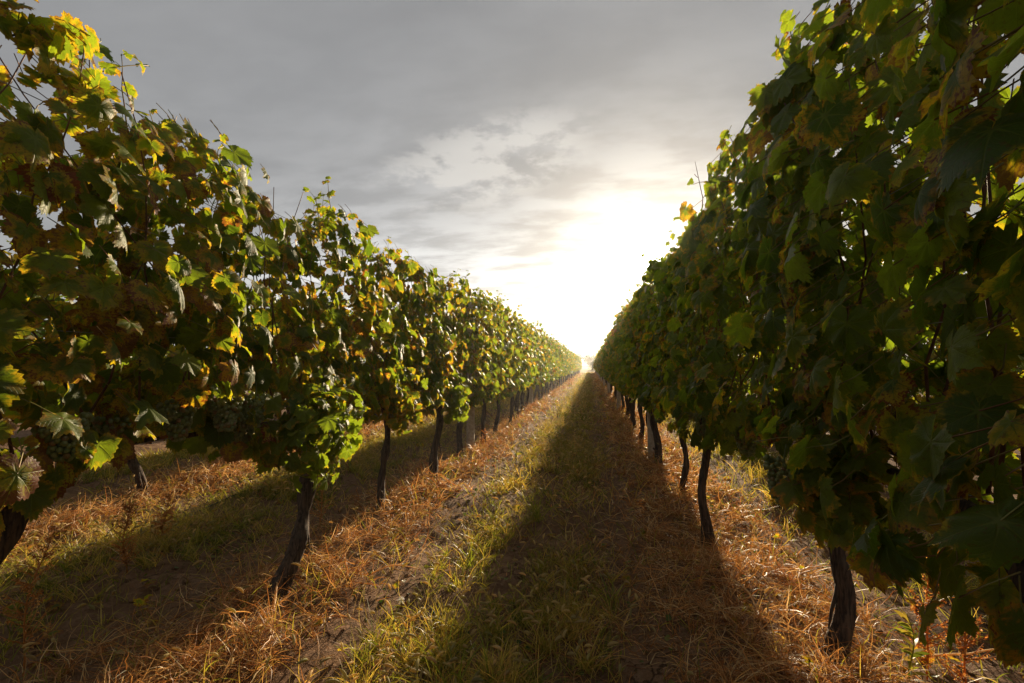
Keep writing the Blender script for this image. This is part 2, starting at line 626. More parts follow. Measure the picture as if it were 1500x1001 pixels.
bands = [(1.0, 4.0, 1.0), (4.0, 10.0, 1.8), (10.0, 26.0, 4.2), (26.0, 75.0, 10.0)]
straw = Bag()
counts_s = [58000, 38000, 26000, 15000]
for (a, b, ws), n in zip(bands, counts_s):
    xl, xh = (-6.0, 2.9) if a < 10 else (-7.0, 5.0)
    if a < 2:
        xl, xh = -4.6, 2.6
    x, y = scatter(n * 3, b, xl, xh, a)
    k = rng.random(len(x)) < density('straw', x, y)
    x, y = x[k][:n], y[k][:n]
    n_ = len(x)
    # straw gathers in tufts: pull each blade toward a tuft centre
    tc_ = rng.normal(size=(n_, 2)) * .012 * ws
    cell = .11 * (1 + .5 * (ws - 1))
    jx = np.floor(x / cell)
    jy = np.floor(y / cell)
    hx = _perm[(jx.astype(int) * 7) % 256, (jy.astype(int) * 13) % 256]
    hy = _perm[(jx.astype(int) * 5 + 99) % 256, (jy.astype(int) * 3 + 50) % 256]
    tuft = rng.random(n_) < .6
    x = np.where(tuft, (jx + hx) * cell + tc_[:, 0], x)
    y = np.where(tuft, (jy + hy) * cell + tc_[:, 1], y)
    z = ground_z(x, y)
    z = z + .05 * np.clip(vnoise(x, y, 3.1, 33) - .5, 0, 1) * 2 * rng.random(n_)
    z = z + np.where(tuft, 0, rng.random(n_) ** 1.5 * .07 * np.exp(-(rowdist(x) / .5) ** 4))
    d0 = np.where(tuft[:, None], upright(n_, 1.25), nrm(rng.normal(size=(n_, 3)) * [1, 1, .25]))
    L = (.06 + .22 * rng.random(n_) ** 1.8) * (1 + .12 * (ws - 1))
    wd = (.0022 + .0030 * rng.random(n_) ** 1.5) * ws
    bend = rng.normal(size=(n_, 3)) * [1.1, 1.1, .5] + np.where(tuft, -1.25, -.15)[:, None] * np.array([0, 0, 1.])
    ti = np.stack([rng.random(n_) ** 1.2, rng.random(n_), rng.random(n_)], -1)
    ribbons(straw, np.stack([x, y, z], -1), d0, L, wd, bend, 6 if a < 4 else (4 if a < 10 else 3), ti, 1.3)
tw = Bag()
o = link('dry_straw', straw.mesh('dry_straw', M_STRAW, False))
o['kind'] = 'stuff'

green = Bag()
for (a, b, ws), n in zip(bands, [42000, 34000, 26000, 14000]):
    xl, xh = (-6.0, 2.9) if a < 10 else (-7.0, 5.0)
    if a < 2:
        xl, xh = -4.8, 2.6
    x, y = scatter(n * 3, b, xl, xh, a)
    k = rng.random(len(x)) < density('green', x, y)
    x, y = x[k][:n], y[k][:n]
    n_ = len(x)
    cell = .16 * (1 + .5 * (ws - 1))
    jx = np.floor(x / cell).astype(int)
    jy = np.floor(y / cell).astype(int)
    hx = _perm[(jx * 7 + 3) % 256, (jy * 13 + 5) % 256]
    hy = _perm[(jx * 5 + 9) % 256, (jy * 3 + 51) % 256]
    hh = _perm[(jx * 11 + 9) % 256, (jy * 17 + 51) % 256]
    tuft = rng.random(n_) < .72
    tc_ = rng.normal(size=(n_, 2)) * .018 * ws
    x = np.where(tuft, (jx + hx) * cell + tc_[:, 0], x)
    y = np.where(tuft, (jy + hy) * cell + tc_[:, 1], y)
    z = ground_z(x, y)
    d0 = upright(n_, 1.0)
    L = (.05 + .13 * rng.random(n_) ** 1.3) * (.6 + .9 * hh) * (1 + .08 * (ws - 1))
    wd = (.0026 + .003 * rng.random(n_)) * ws
    bend = rng.normal(size=(n_, 3)) * [.7, .7, .2] + np.array([0, 0, -.8])
    ti = np.stack([np.clip(hh * .55 + rng.random(n_) * .65, 0, 1), rng.random(n_), rng.random(n_)], -1)
    ribbons(green, np.stack([x, y, z], -1), d0, L, wd, bend, 4 if a < 10 else 3, ti, .15)
# taller ragged tufts, mostly along the sunny edge of the shadow and in the foreground
nt_ = 330
x, y = scatter(nt_ * 3, 16, -4.6, .6, 1.1)
k = rng.random(len(x)) < density('green', x, y) * (.35 + .65 * np.exp(-((x + .7) / .35) ** 2))
x, y = x[k][:nt_], y[k][:nt_]
nb_ = rng.integers(5, 18, len(x))
hh = np.repeat(rng.uniform(.09, .24, len(x)), nb_)
hue = np.repeat(rng.random(len(x)) ** 1.1, nb_)
x = np.repeat(x, nb_)
y = np.repeat(y, nb_)
n_ = len(x)
x = x + rng.normal(size=n_) * .014
y = y + rng.normal(size=n_) * .014
d0 = upright(n_, .95)
ribbons(green, np.stack([x, y, ground_z(x, y)], -1), d0, hh * (.5 + .8 * rng.random(n_)), .0035 + .0045 * rng.random(n_),
        d0 * [1.2, 1.2, 0] + rng.normal(size=(n_, 3)) * [.5, .5, .1] + np.array([0, 0, -.85]), 6,
        np.stack([np.clip(.12 + .55 * hue + .15 * rng.random(n_), 0, 1), .5 + .5 * rng.random(n_), rng.random(n_)], -1), .1)
o = link('green_grass', green.mesh('green_grass', M_GRASS, False))
o['kind'] = 'stuff'

# foxtail grass: thin stems with nodding bristly seed heads
fox = Bag()
nf = [1500, 1700, 1200]
for (a, b, ws), n in zip(bands[:3], nf):
    x, y = scatter(n * 4, b, -4.6, 1.6, a)
    k = rng.random(len(x)) < density('green', x, y) + .12 * (x < .2) * (x > -1.5)
    x, y = x[k][:n], y[k][:n]
    n_ = len(x)
    z = ground_z(x, y)
    d0 = upright(n_, .6)
    hb = rng.normal(size=(n_, 3)) * [1, 1, 0]
    bend = nrm(hb) * .8 + np.array([0, 0, -.35])
    L = .10 + .16 * rng.random(n_)
    ti = np.stack([rng.random(n_), rng.random(n_), rng.random(n_)], -1)
    tip, dt = ribbons(fox, np.stack([x, y, z], -1), d0, L, np.full(n_, .0018 * ws), bend, 4, ti)
    # head: bent spindle of 6 rings x 5 sides
    hl = (.028 + .03 * rng.random(n_)) * (1 + .1 * (ws - 1))
    rr = np.array([.25, .85, 1, .95, .7, .12])
    rad = (.0048 + .0020 * rng.random(n_)) * (1 + .3 * (ws - 1))
    P = tip
    d = dt
    rings = []
    s1 = nrm(np.cross(d, rng.normal(size=(n_, 3))))
    for kk in range(6):
        s2 = nrm(np.cross(d, s1))
        for th in np.arange(5) / 5 * 2 * np.pi:
            rings.append(P + (s1 * math.cos(th) + s2 * math.sin(th)) * (rad * rr[kk])[:, None])
        P = P + d * (hl / 5)[:, None]
        d = nrm(d + (nrm(hb) * .16 + np.array([0, 0, -.14])))
    V = np.stack(rings, 1)
    q = []
    for kk in range(5):
        for j in range(5):
            q.append([kk * 5 + j, kk * 5 + (j + 1) % 5, kk * 5 + 5 + (j + 1) % 5, kk * 5 + 5 + j])
    idx = (np.arange(n_)[:, None, None] * 30 + np.array(q)[None]).reshape(-1)
    fox.add(V.reshape(-1, 3), idx, np.full(n_ * 25, 4), tint=np.repeat(ti, 30, 0))
    if ws < 4:                                 # bristles
        nb = 26 if ws < 1.5 else 12
        for _ in range(nb):
            kk = rng.integers(0, 6, n_)
            jj = rng.integers(0, 5, n_)
            pb = V[np.arange(n_), kk * 5 + jj]
            ctr = V[np.arange(n_)].reshape(n_, 6, 5, 3).mean(2)[np.arange(n_), kk]
            out = nrm(nrm(pb - ctr) + dt * .9 + rng.normal(size=(n_, 3)) * .2)
            e = pb + out * (.006 + .006 * rng.random(n_))[:, None]
            s = nrm(np.cross(out, dt)) * .0004 * ws
            T = np.stack([pb - s, pb + s, e], 1)
            fox.add(T.reshape(-1, 3), np.arange(n_ * 3), np.full(n_, 3), tint=np.repeat(ti, 3, 0))
o = link('foxtail_grass', fox.mesh('foxtail_grass', M_SEED, True))
o['kind'] = 'stuff'

# small broad-leaved ground weeds and fallen leaves (uncountable litter)
gw = Bag()
x, y = scatter(9000, 9, -5.5, 2.6, 1.1)
k = (rng.random(len(x)) < .25 + .6 * ((x < -1.8) & (x > -3.6))) & (vnoise(x, y, 1.7, 21) > .5)
x, y = x[k], y[k]
n_ = len(x)
p0 = np.stack([x, y, ground_z(x, y) + .01 + .03 * rng.random(n_)], -1)
dd = nrm(rng.normal(size=(n_, 3)) * [1, 1, .3])
up = nrm(rng.normal(size=(n_, 3)) * .35 + [0, 0, 1])
sd = nrm(np.cross(dd, up))
Lw = (.012 + .02 * rng.random(n_))[:, None]
prof = [(0, .15), (.3, .5), (.65, .42), (1, 0.02)]
V = []
for s, ww in prof:
    V += [p0 + dd * Lw * s - sd * Lw * ww + up * Lw * .12, p0 + dd * Lw * s + up * 0, p0 + dd * Lw * s + sd * Lw * ww + up * Lw * .12]
V = np.stack(V, 1)
q = [[3 * i + j, 3 * i + j + 1, 3 * i + j + 4, 3 * i + j + 3] for i in range(3) for j in range(2)]
idx = (np.arange(n_)[:, None, None] * 12 + np.array(q)[None]).reshape(-1)
gw.add(V.reshape(-1, 3), idx, np.full(n_ * 6, 4), tint=np.repeat(rng.random((n_, 3)), 12, 0))
o = link('ground_weeds', gw.mesh('ground_weeds', M_WEED, True))
o['kind'] = 'stuff'

# clods and pebbles
cl = Bag()
x, y = scatter(2600, 9, -4.5, 2.4, 1.1)
n_ = len(x)
oct_ = np.array([[1, 0, 0], [0, 1, 0], [-1, 0, 0], [0, -1, 0], [0, 0, 1], [.6, .6, .6], [-.6, .6, .6], [-.6, -.6, .6], [.6, -.6, .6], [0, 0, -1]], float)
of = np.array([[0, 1, 5], [1, 2, 6], [2, 3, 7], [3, 0, 8], [4, 5, 6], [4, 6, 7], [4, 7, 8], [4, 8, 5], [1, 6, 5], [2, 7, 6], [3, 8, 7], [0, 5, 8],
               [1, 0, 9], [2, 1, 9], [3, 2, 9], [0, 3, 9]])
sz = (.004 + .016 * rng.random(n_) ** 3)
V = oct_[None] * (1 + .45 * rng.normal(size=(n_, 10, 3)) * .6) * sz[:, None, None] * np.array([1, 1, .7])
V = V + np.stack([x, y, ground_z(x, y) + .002], -1)[:, None]
cl.add(V.reshape(-1, 3), (np.arange(n_)[:, None, None] * 10 + of[None]).reshape(-1), np.full(n_ * 16, 3))
o = link('soil_clods', cl.mesh('soil_clods', M_SOIL, False))
o['kind'] = 'stuff'

# ------------------------------------------------------------------ grape leaf templates
CTRL = np.array([(0, .98), (13, .86), (27, .72), (39, .80), (52, .89), (64, .80), (79, .66), (92, .71), (105, .78), (119, .70),
                 (134, .58), (150, .62), (163, .50), (173, .30), (180, .07)], float)
VEINS = np.array([-150, -105, -52, 0, 52, 105, 150], float)


def leaf_template(n, rings, seed, teeth=.06, crump=0.0):
    g = np.random.default_rng(seed)
    deg = np.linspace(-176, 176, n)
    lob = g.uniform(.25, 1.05)
    cr = CTRL[:, 1].copy()
    for kk in (2, 6, 9):
        cr[kk] += (1 - lob) * (.5 * (CTRL[kk - 2 if kk > 2 else 0, 1] + CTRL[min(kk + 2, 14), 1]) - cr[kk]) * .8
    cr[1] += .05
    cr = cr * (1 + .06 * g.normal(size=len(cr)))
    rl = np.interp(np.abs(deg), CTRL[:, 0], cr)
    cr2 = cr * (1 + .07 * g.normal(size=len(cr)))
    r = np.where(deg < 0, rl, np.interp(np.abs(deg), CTRL[:, 0], cr2))
    r = r * (1 + .07 * np.sin(np.radians(deg) * 2 + g.random() * 6) * g.random())
    r = r * (1 + teeth * np.where(np.arange(n) % 2 == 0, 1, -1)) * (1 + .03 * g.normal(size=n))
    dv = np.abs(deg[:, None] - VEINS[None])
    near = dv.min(1)
    tv = np.clip(near / 26.0, 0, 1)
    th = np.radians(deg)
    k1, k2, k3, k4 = g.uniform(.05, .38), g.uniform(.05, .16), g.uniform(-.2, .45), g.uniform(.04, .14)
    tw = g.uniform(-.35, .35)
    ph = g.random(3) * 6.28
    V = [[0, 0, 0]]
    A = [[0, 0, 0]]
    for ri, f in enumerate(rings):
        rr = r * f if f < 1 else r
        if f < 1:
            rr = f * np.convolve(np.pad(r, 2, mode='edge'), np.ones(5) / 5, 'valid')
        x = np.sin(th) * rr
        y = np.cos(th) * rr
        z = -k1 * rr ** 2 + k2 * tv * rr - k3 * x ** 2 + k4 * np.sin(th * 3 + ph[0]) * rr ** 2 + tw * x * y
        z = z + .05 * rr ** 2 * np.sin(th * 8 + ph[1])
        roll = g.uniform(.0, .30) if f == 1 else 0
        z = z + roll * np.clip(np.sin(th + ph[2]), 0, 1) ** 2 * rr - crump * rr * np.abs(np.sin(th * 2.5 + ph[0]))
        x = x * (1 - crump * 3.2 * rr)
        V += np.stack([x, y, z], -1).tolist()
        A += np.stack([tv, rr, np.full(n, f)], -1).tolist()
    F, C = [], []
    for j in range(n - 1):
        F += [0, 1 + j + 1, 1 + j]
        C.append(3)
    for ri in range(len(rings) - 1):
        b0, b1 = 1 + ri * n, 1 + (ri + 1) * n
        for j in range(n - 1):
            F += [b0 + j, b0 + j + 1, b1 + j + 1, b1 + j]
            C.append(4)
    V = np.array(V)
    return V, np.array(F), np.array(C), np.array(A)


T0 = [leaf_template(61, (.34, .68, 1.0), s, crump=(.10 if s % 4 == 3 else .0)) for s in range(14)]
T1 = [leaf_template(25, (.55, 1.0), 20 + s, .07) for s in range(6)]
T2 = [leaf_template(11, (1.0,), 40 + s, .0) for s in range(5)]
LOD = [T0, T1, T2]


def put_leaves(bag, lod, pos, nor, tip, size, tint):
    tip = nrm(tip - (tip * nor).sum(-1, keepdims=True) * nor)
    sid = np.cross(tip, nor)
    which = rng.integers(0, len(LOD[lod]), len(pos))
    for k, (V, F, C, A) in enumerate(LOD[lod]):
        s = np.nonzero(which == k)[0]
        if not len(s):
            continue
        m = len(V)
        W = (V[None, :, 0:1] * sid[s][:, None] + V[None, :, 1:2] * tip[s][:, None] + V[None, :, 2:3] * nor[s][:, None]) * size[s][:, None, None]
        W = W + pos[s][:, None]
        idx = (np.arange(len(s))[:, None] * m + F[None]).reshape(-1)
        bag.add(W.reshape(-1, 3), idx, np.tile(C, len(s)), tint=np.repeat(tint[s], m, 0), leafco=np.tile(A, (len(s), 1)))


def petioles(bag, a, b, r=.0016):
    """thin 3-sided stalks from a to b"""
    N = len(a)
    d = nrm(b - a)
    s1 = nrm(np.cross(d, rng.normal(size=(N, 3))))
    s2 = np.cross(d, s1)
    mid = (a + b) / 2 + rng.normal(size=(N, 3)) * .006
    V = []
    for P in (a, mid, b):
        for th in (0, 2.094, 4.189):
            V.append(P + (s1 * math.cos(th) + s2 * math.sin(th)) * r)
    V = np.stack(V, 1)
    q = [[3 * i + j, 3 * i + (j + 1) % 3, 3 * i + 3 + (j + 1) % 3, 3 * i + 3 + j] for i in range(2) for j in range(3)]
    idx = (np.arange(N)[:, None, None] * 9 + np.array(q)[None]).reshape(-1)
    bag.add(V.reshape(-1, 3), idx, np.full(N * 6, 4), tint=np.full((N * 9, 3), .5), leafco=np.zeros((N * 9, 3)))


# leaf sampling inside the hedge-like wall of one vine (coordinates local to the vine base)
def wall_leaves(n, half, zb, zt, thick, dryness, y0=0.0, rs=1.0, lowdrop=.3, phase=0.0):
    y = rng.uniform(-half - .08, half + .08, n)
    u = rng.random(n)
    topn = (vnoise(y + y0, 0 * y + phase, 1.9, 11) - .5) * .42 + (vnoise(y + y0, 0 * y + phase, 6, 12) - .5) * .26
    botn = (vnoise(y + y0, 0 * y + phase, 2.0, 13) - .5) * .26 + lowdrop * (np.abs(y) / half) ** 1.5
    zlo = zb + botn
    zhi = zt + topn
    z = zlo + (zhi - zlo) * u
    hrel = (z - zlo) / (zhi - zlo)
    prof = np.interp(hrel, [0, .12, .45, .8, 1], [.48, 1, 1.0, .82, .38]) * thick
    prof = prof * (1 + .4 * (vnoise(y + y0, z, 3.0, 14) - .5) + .28 * (vnoise(y + y0, z, 1.3, 15) - .5))
    keep = (vnoise(y + y0, z, 4.2, 18) > (.06 if phase > 0 else .12) + .20 * np.clip((hrel - .45) / .4, 0, 1)) | (hrel < .18)
    y, z, hrel, prof = y[keep], z[keep], hrel[keep], prof[keep]
    n = len(y)
    side = np.where(rng.random(n) < .5, -1, 1)
    dep = 1.32 - 1.10 * rng.random(n) ** 1.25
    x = side * prof * dep
    pos = np.stack([x, y, z], -1)
    nor = np.stack([side * (.85 + .2 * rng.random(n)), rng.normal(size=n) * .80 + .22, .42 + .40 * rng.normal(size=n)], -1)
    top = hrel > .93
    nor[top] += rng.normal(size=(top.sum(), 3)) * .6 + [0, 0, .6]
    nor = nrm(nor)
    tip = np.stack([side * .25 + .25 * rng.normal(size=n), rng.normal(size=n) * .45, -np.ones(n)], -1)
    size = (.058 + .027 * rng.random(n)) * rs
    size = np.where(rng.random(n) < .18, size * .6, size)
    size = np.where(hrel > .9, size * .78, size)
    dr = np.clip(dryness + .24 * rng.normal(size=n) + .35 * (vnoise(y + y0, z, 2.3, 16) - .5), 0, 1)
    dr = np.where(rng.random(n) < .06, dr + .35, dr)
    tint = np.stack([rng.random(n), rng.random(n), np.clip(dr, 0, 1)], -1)
    return pos, nor, tip, size, tint


def shoot(base, ztop, lean, seed):
    g = np.random.default_rng(seed)
    n = 9
    s = np.linspace(0, 1, n)
    h = ztop - base[2]
    wob = np.cumsum(g.normal(size=(n, 2)) * .016, 0)
    return np.stack([base[0] + lean[0] * s + wob[:, 0], base[1] + lean[1] * s ** 1.2 + wob[:, 1], base[2] + h * s], -1)


def side_shoots(bag, pbag, lod, starts, dirs, lens, dryness, rs=1.0):
    """free shoots leaving the wall, small leaves alternating along them"""
    for st, dr_, ln in zip(starts, dirs, lens):
        n = 8
        P = [np.array(st, float)]
        d = nrm(np.array(dr_, float))
        for k in range(n - 1):
            P.append(P[-1] + d * ln / (n - 1))
            d = nrm(d + rng.normal(size=3) * .10 + np.array([0, 0, -.035]))
        P = np.array(P)
        tube(pbag, P, np.linspace(.0032, .0012, n), 5)
        m = max(3, int(ln / .048))
        s = np.linspace(.12, 1, m)
        ip = np.stack([np.interp(s * (n - 1), np.arange(n), P[:, c]) for c in range(3)], -1)
        alt = np.where(np.arange(m) % 2 == 0, 1, -1)[:, None]
        sd = nrm(np.cross(d, [0.2, .1, 1.0]))[None] * alt + rng.normal(size=(m, 3)) * .25
        sz = (.060 - .036 * s + .010 * rng.random(m)) * rs
        lp = ip + nrm(sd) * (sz[:, None] * .75)
        nor = nrm(rng.normal(size=(m, 3)) * .45 + [0, .1, .9])
        tp = nrm(sd) * .8 + np.array([0, 0, -.55]) + rng.normal(size=(m, 3)) * .2
        ti = np.stack([.5 + .5 * rng.random(m), rng.random(m), np.clip(dryness + .2 * rng.normal(size=m), 0, 1)], -1)
        put_leaves(bag, lod, lp, nor, tp, sz, ti)
        if lod == 0:
            petioles(bag, ip, lp, .0011)


# icosphere-ish grape
def uv_ball(n1=8, n2=6):
    V = [[0, 0, 1]]
    for i in range(1, n2):
        p = math.pi * i / n2
        for j in range(n1):
            a = 2 * math.pi * j / n1
            V.append([math.sin(p) * math.cos(a), math.sin(p) * math.sin(a), math.cos(p)])
    V.append([0, 0, -1])
    F, C = [], []
    for j in range(n1):
        F += [0, 1 + j, 1 + (j + 1) % n1]
        C.append(3)
    for i in range(n2 - 2):
        for j in range(n1):
            a, b = 1 + i * n1 + j, 1 + i * n1 + (j + 1) % n1
            F += [a, a + n1, b + n1, b]
            C.append(4)
    l = len(V) - 1
    for j in range(n1):
        F += [l, 1 + (n2 - 2) * n1 + (j + 1) % n1, 1 + (n2 - 2) * n1 + j]
        C.append(3)
    return np.array(V, float), np.array(F), np.array(C)


BALL = uv_ball()


def grape_bunch_mesh(seed):
    g = np.random.default_rng(seed)
    bag = Bag()
    L = g.uniform(.12, .16)
    pts = []
    tries = 0
    while len(pts) < 120 and tries < 5000:
        tries += 1
        s = g.random()
        rad = (.036 * (1 - s) ** .45 + .012) * (1.25 if s < .35 else 1)
        a = g.random() * 6.283
        p = np.array([math.cos(a) * rad, math.sin(a) * rad, -.01 - s * L]) + g.normal(size=3) * .002
        if all(np.sum((p - q_) ** 2) > .0118 ** 2 for q_ in pts):
            pts.append(p)
    V, F, C = BALL
    for p in pts:
        r = g.uniform(.0078, .0092)
        bag.add(V * [r, r, r * 1.08] + p, F, C, tint=np.tile(g.random(3), (len(V), 1)))
    tube(bag, [[0, 0, .05], [.002, 0, .0], [0, 0, -.08], [0, 0, -.15]], [.002, .003, .0025, .001], 5, tint=(.1, .1, .1))
    return bag.mesh('grape_bunch', M_GRAPE)


BUNCH = [grape_bunch_mesh(s) for s in range(4)]


def trunk_mesh(seed, lean, top=.80, r0=.056, bend=None, sides=22, n=34):
    g = np.random.default_rng(seed)
    bag = Bag()
    s = np.linspace(0, 1, n)
    wob = g.normal(size=2) * .035
    x = lean[0] * s + wob[0] * np.sin(s * 3.1) + .016 * np.sin(s * 9 + g.random() * 6)
    y = lean[1] * s ** 1.15 + wob[1] * np.sin(s * 3.1) + .010 * np.sin(s * 8 + g.random() * 6)
    if bend:
        x += bend[0] * np.exp(-s * 5)
        y += bend[1] * np.exp(-s * 5)
    z = -.06 + (top + .06) * s
    r = r0 * (.80 + .50 * np.exp(-s * 9) - .10 * s + .22 * np.exp(-((s - 1) / .12) ** 2))
    r = r * (1 + .10 * np.interp(s, np.linspace(0, 1, 9), g.normal(size=9) * 1.5))
    tube(bag, np.stack([x, y, z], -1), r, sides, groove=.19, seed=seed)
    if n > 15:
        # a torn bark strip and a dead spur
        k = int(n * g.uniform(.4, .6))
        p = np.array([x[k], y[k], z[k]])
        a = g.uniform(0, 6.28)
        dv = np.array([math.cos(a), math.sin(a), 0]) * r[k]
        tube(bag, [p + dv * .7, p + dv * 1.15 + [0, 0, -.06], p + dv * 1.9 + [0, 0, -.12], p + dv * 2.4 + [0, 0, -.19]],
             [.010, .008, .006, .003], 5, groove=.3, seed=seed + 3)
        k = int(n * .25)
        p = np.array([x[k], y[k], z[k]])
        tube(bag, [p, p - dv * 1.3 + [0, 0, .02], p - dv * 1.9 + [0, 0, .035]], [.016, .012, .008], 7, groove=.2, seed=seed + 5)
    return bag.mesh('trunk', M_BARK), np.array([x[-1], y[-1], z[-1]])


def cordon_mesh(head, seed, half=.62, z=.92):
    g = np.random.default_rng(seed)
    bag = Bag()
    for s in (-1, 1):
        p = [head + [0, 0, -.04], [head[0] * .6, head[1] + s * .14, z - .03], [0, s * half * .55, z + .01], [g.normal() * .01, s * half, z]]
        tube(bag, np.array(p), [.026, .018, .013, .008], 9, groove=.15, seed=seed + s)
    return bag.mesh('cordon', M_BARK)


ORD = ['first', 'second', 'third', 'fourth', 'fifth', 'sixth', 'seventh', 'eighth', 'ninth', 'tenth', 'eleventh', 'twelfth',
       'thirteenth', 'fourteenth', 'fifteenth', 'sixteenth', 'seventeenth', 'eighteenth', 'nineteenth', 'twentieth',
       'twenty-first', 'twenty-second', 'twenty-third', 'twenty-fourth', 'twenty-fifth', 'twenty-sixth', 'twenty-seventh', 'twenty-eighth', 'twenty-ninth', 'thirtieth']


def vine_root(x, y, label, group):
    e = bpy.data.objects.new('grapevine', None)
    e.empty_display_size = .2
    col.objects.link(e)
    e.location = (x, y, float(ground_z(x, y)))
    return tag(e, label, 'grapevine', group)


def near_vine(row, x, y, label, group, zt, zb, lean, seed, nleaf=560, dry=.3, lod=0, ncane=11, bunches=(), bend=None, half=.61,
              extra=None, thick=.25, canes_vis=True, lowdrop=.26, r0=.056, twig=False):
    global rng
    rng = np.random.default_rng(seed * 13 + 7)
    rx = ROWS[row]
    e = vine_root(x, y, label, group)
    gz = e.location.z
    off = np.array([rx - x, 0, -gz])                  # wall is centred on the row line
    tm, head = trunk_mesh(seed, lean, r0=r0, bend=bend)
    link('trunk', tm, e)
    link('cordon', cordon_mesh(head, seed), e)
    for c in range(ncane):
        yb = -half + 2 * half * (c + .5) / ncane + rng.normal() * .03
        zc = zt + rng.uniform(-.55, -.04)
        pts = shoot(np.array([off[0] * .8 + rng.normal() * .03, yb, .93]), zc, (rng.normal() * .12, rng.normal() * .28), seed * 50 + c)
        b = Bag()
        tube(b, pts, np.linspace(.0046, .0018, len(pts)), 7)
        link('cane', b.mesh('cane', M_CANE), e)
    if twig:
        b = Bag()
        p0 = np.array([.70 - x, -.42, 2.05 - gz])
        tube(b, p0 + np.array([[0, 0, 0], [-.01, .01, .12], [.0, .0, .24], [-.03, -.03, .36], [-.05, -.04, .46]]), [.0035, .003, .0028, .002, .0012], 6)
        tube(b, p0 + np.array([[0, .0, .24], [.02, .01, .27], [.03, .01, .285]]), [.0025, .002, .003], 5)
        tube(b, p0 + np.array([[-.03, -.03, .36], [-.045, -.02, .38], [-.05, -.02, .39]]), [.002, .0018, .0025], 5)
        link('cane', b.mesh('cane', M_CANE), e)
    lv = Bag()
    pos, nor, tip, size, tint = wall_leaves(nleaf, half, zb, zt, thick, dry, y0=y, lowdrop=lowdrop, phase=rx)
    pos = pos + off
    put_leaves(lv, lod, pos, nor, tip, size, tint)
    st = Bag()
    if lod == 0:
        inn = pos + np.stack([(off[0] - pos[:, 0]) * .35, rng.normal(size=len(pos)) * .04, .05 + .03 * rng.random(len(pos))], -1)
        petioles(st, inn, pos)
    # shoots above the top and drooping sideways
    nt = 7
    starts = np.stack([off[0] + rng.normal(size=nt) * .07, rng.uniform(-half, half, nt), np.full(nt, zt - .16) - gz], -1)
    dirs = np.stack([rng.normal(size=nt) * .45, rng.normal(size=nt) * .5, np.ones(nt)], -1)
    side_shoots(lv, st, lod, starts, dirs, rng.uniform(.16, .36, nt), dry)
    ns = 6
    sgn = np.where(rng.random(ns) < .5, -1, 1)
    starts = np.stack([off[0] + sgn * .16, rng.uniform(-half, half, ns), rng.uniform(zb + .2, zt - .3, ns)], -1)
    dirs = np.stack([sgn * 1.0, rng.normal(size=ns) * .7, rng.normal(size=ns) * .4 - .1], -1)
    side_shoots(lv, st, lod, starts, dirs, rng.uniform(.14, .30, ns), dry)
    if extra:
        extra(lv, st, off)
    link('foliage', lv.mesh('foliage', M_LEAF), e)
    link('leaf_stalks', st.mesh('leaf_stalks', M_PETIOLE), e)['kind'] = 'stuff'
    for (bx, by, bz) in bunches:
        bo = link('grape_bunch', BUNCH[rng.integers(0, 4)], e, (off[0] + bx + (.05 if bx > 0 else -.02), by, bz + .02))
        bo.rotation_euler = (rng.normal() * .12, rng.normal() * .12, rng.random() * 6.28)
    return e


# ---- the left row: vines whose stems stand at these measured places
GL = 'grapevines of the left trellis row'
GR = 'grapevines of the right trellis row'
L_Y = [-.20, 1.0, 2.21, 3.60, 4.69, 6.07, 6.98, 7.95, 9.0]
R_Y = [-.2, .97, 2.14, 3.37, 4.46, 5.69, 6.75, 7.75, 8.85]


def top_h(row, y):
    if 'left' in row:
        return float(np.interp(y, [0, 2.6, 3.6, 4.3, 6, 9, 14, 30], [2.34, 2.28, 2.12, 2.20, 2.32, 2.38, 2.34, 2.34]))
    return float(np.interp(y, [0, 2, 3, 4.2, 5.4, 9, 14, 30], [2.50, 2.42, 2.24, 2.30, 2.38, 2.42, 2.34, 2.34]))


def hanging_clump(cx, cy, cz, rad, n, dry, sizes=(.05, .075)):
    def f(lv, st, off):
        p = nrm(rng.normal(size=(n, 3))) * (rng.random((n, 1)) ** .45) * np.array(rad)
        pos = p + np.array([off[0] + cx, cy, cz])
        nor = nrm(nrm(p) * .8 + rng.normal(size=(n, 3)) * .45 + [0, .1, .35])
        tip = np.stack([rng.normal(size=n) * .5, rng.normal(size=n) * .5, -np.ones(n)], -1)
        put_leaves(lv, 0, pos, nor, tip, rng.uniform(sizes[0], sizes[1], n),
                   np.stack([.45 + .55 * rng.random(n), rng.random(n), np.clip(dry + .12 * rng.normal(size=n), 0, 1)], -1))
        petioles(st, pos, pos - p * .4 + [0, 0, .03])
    return f


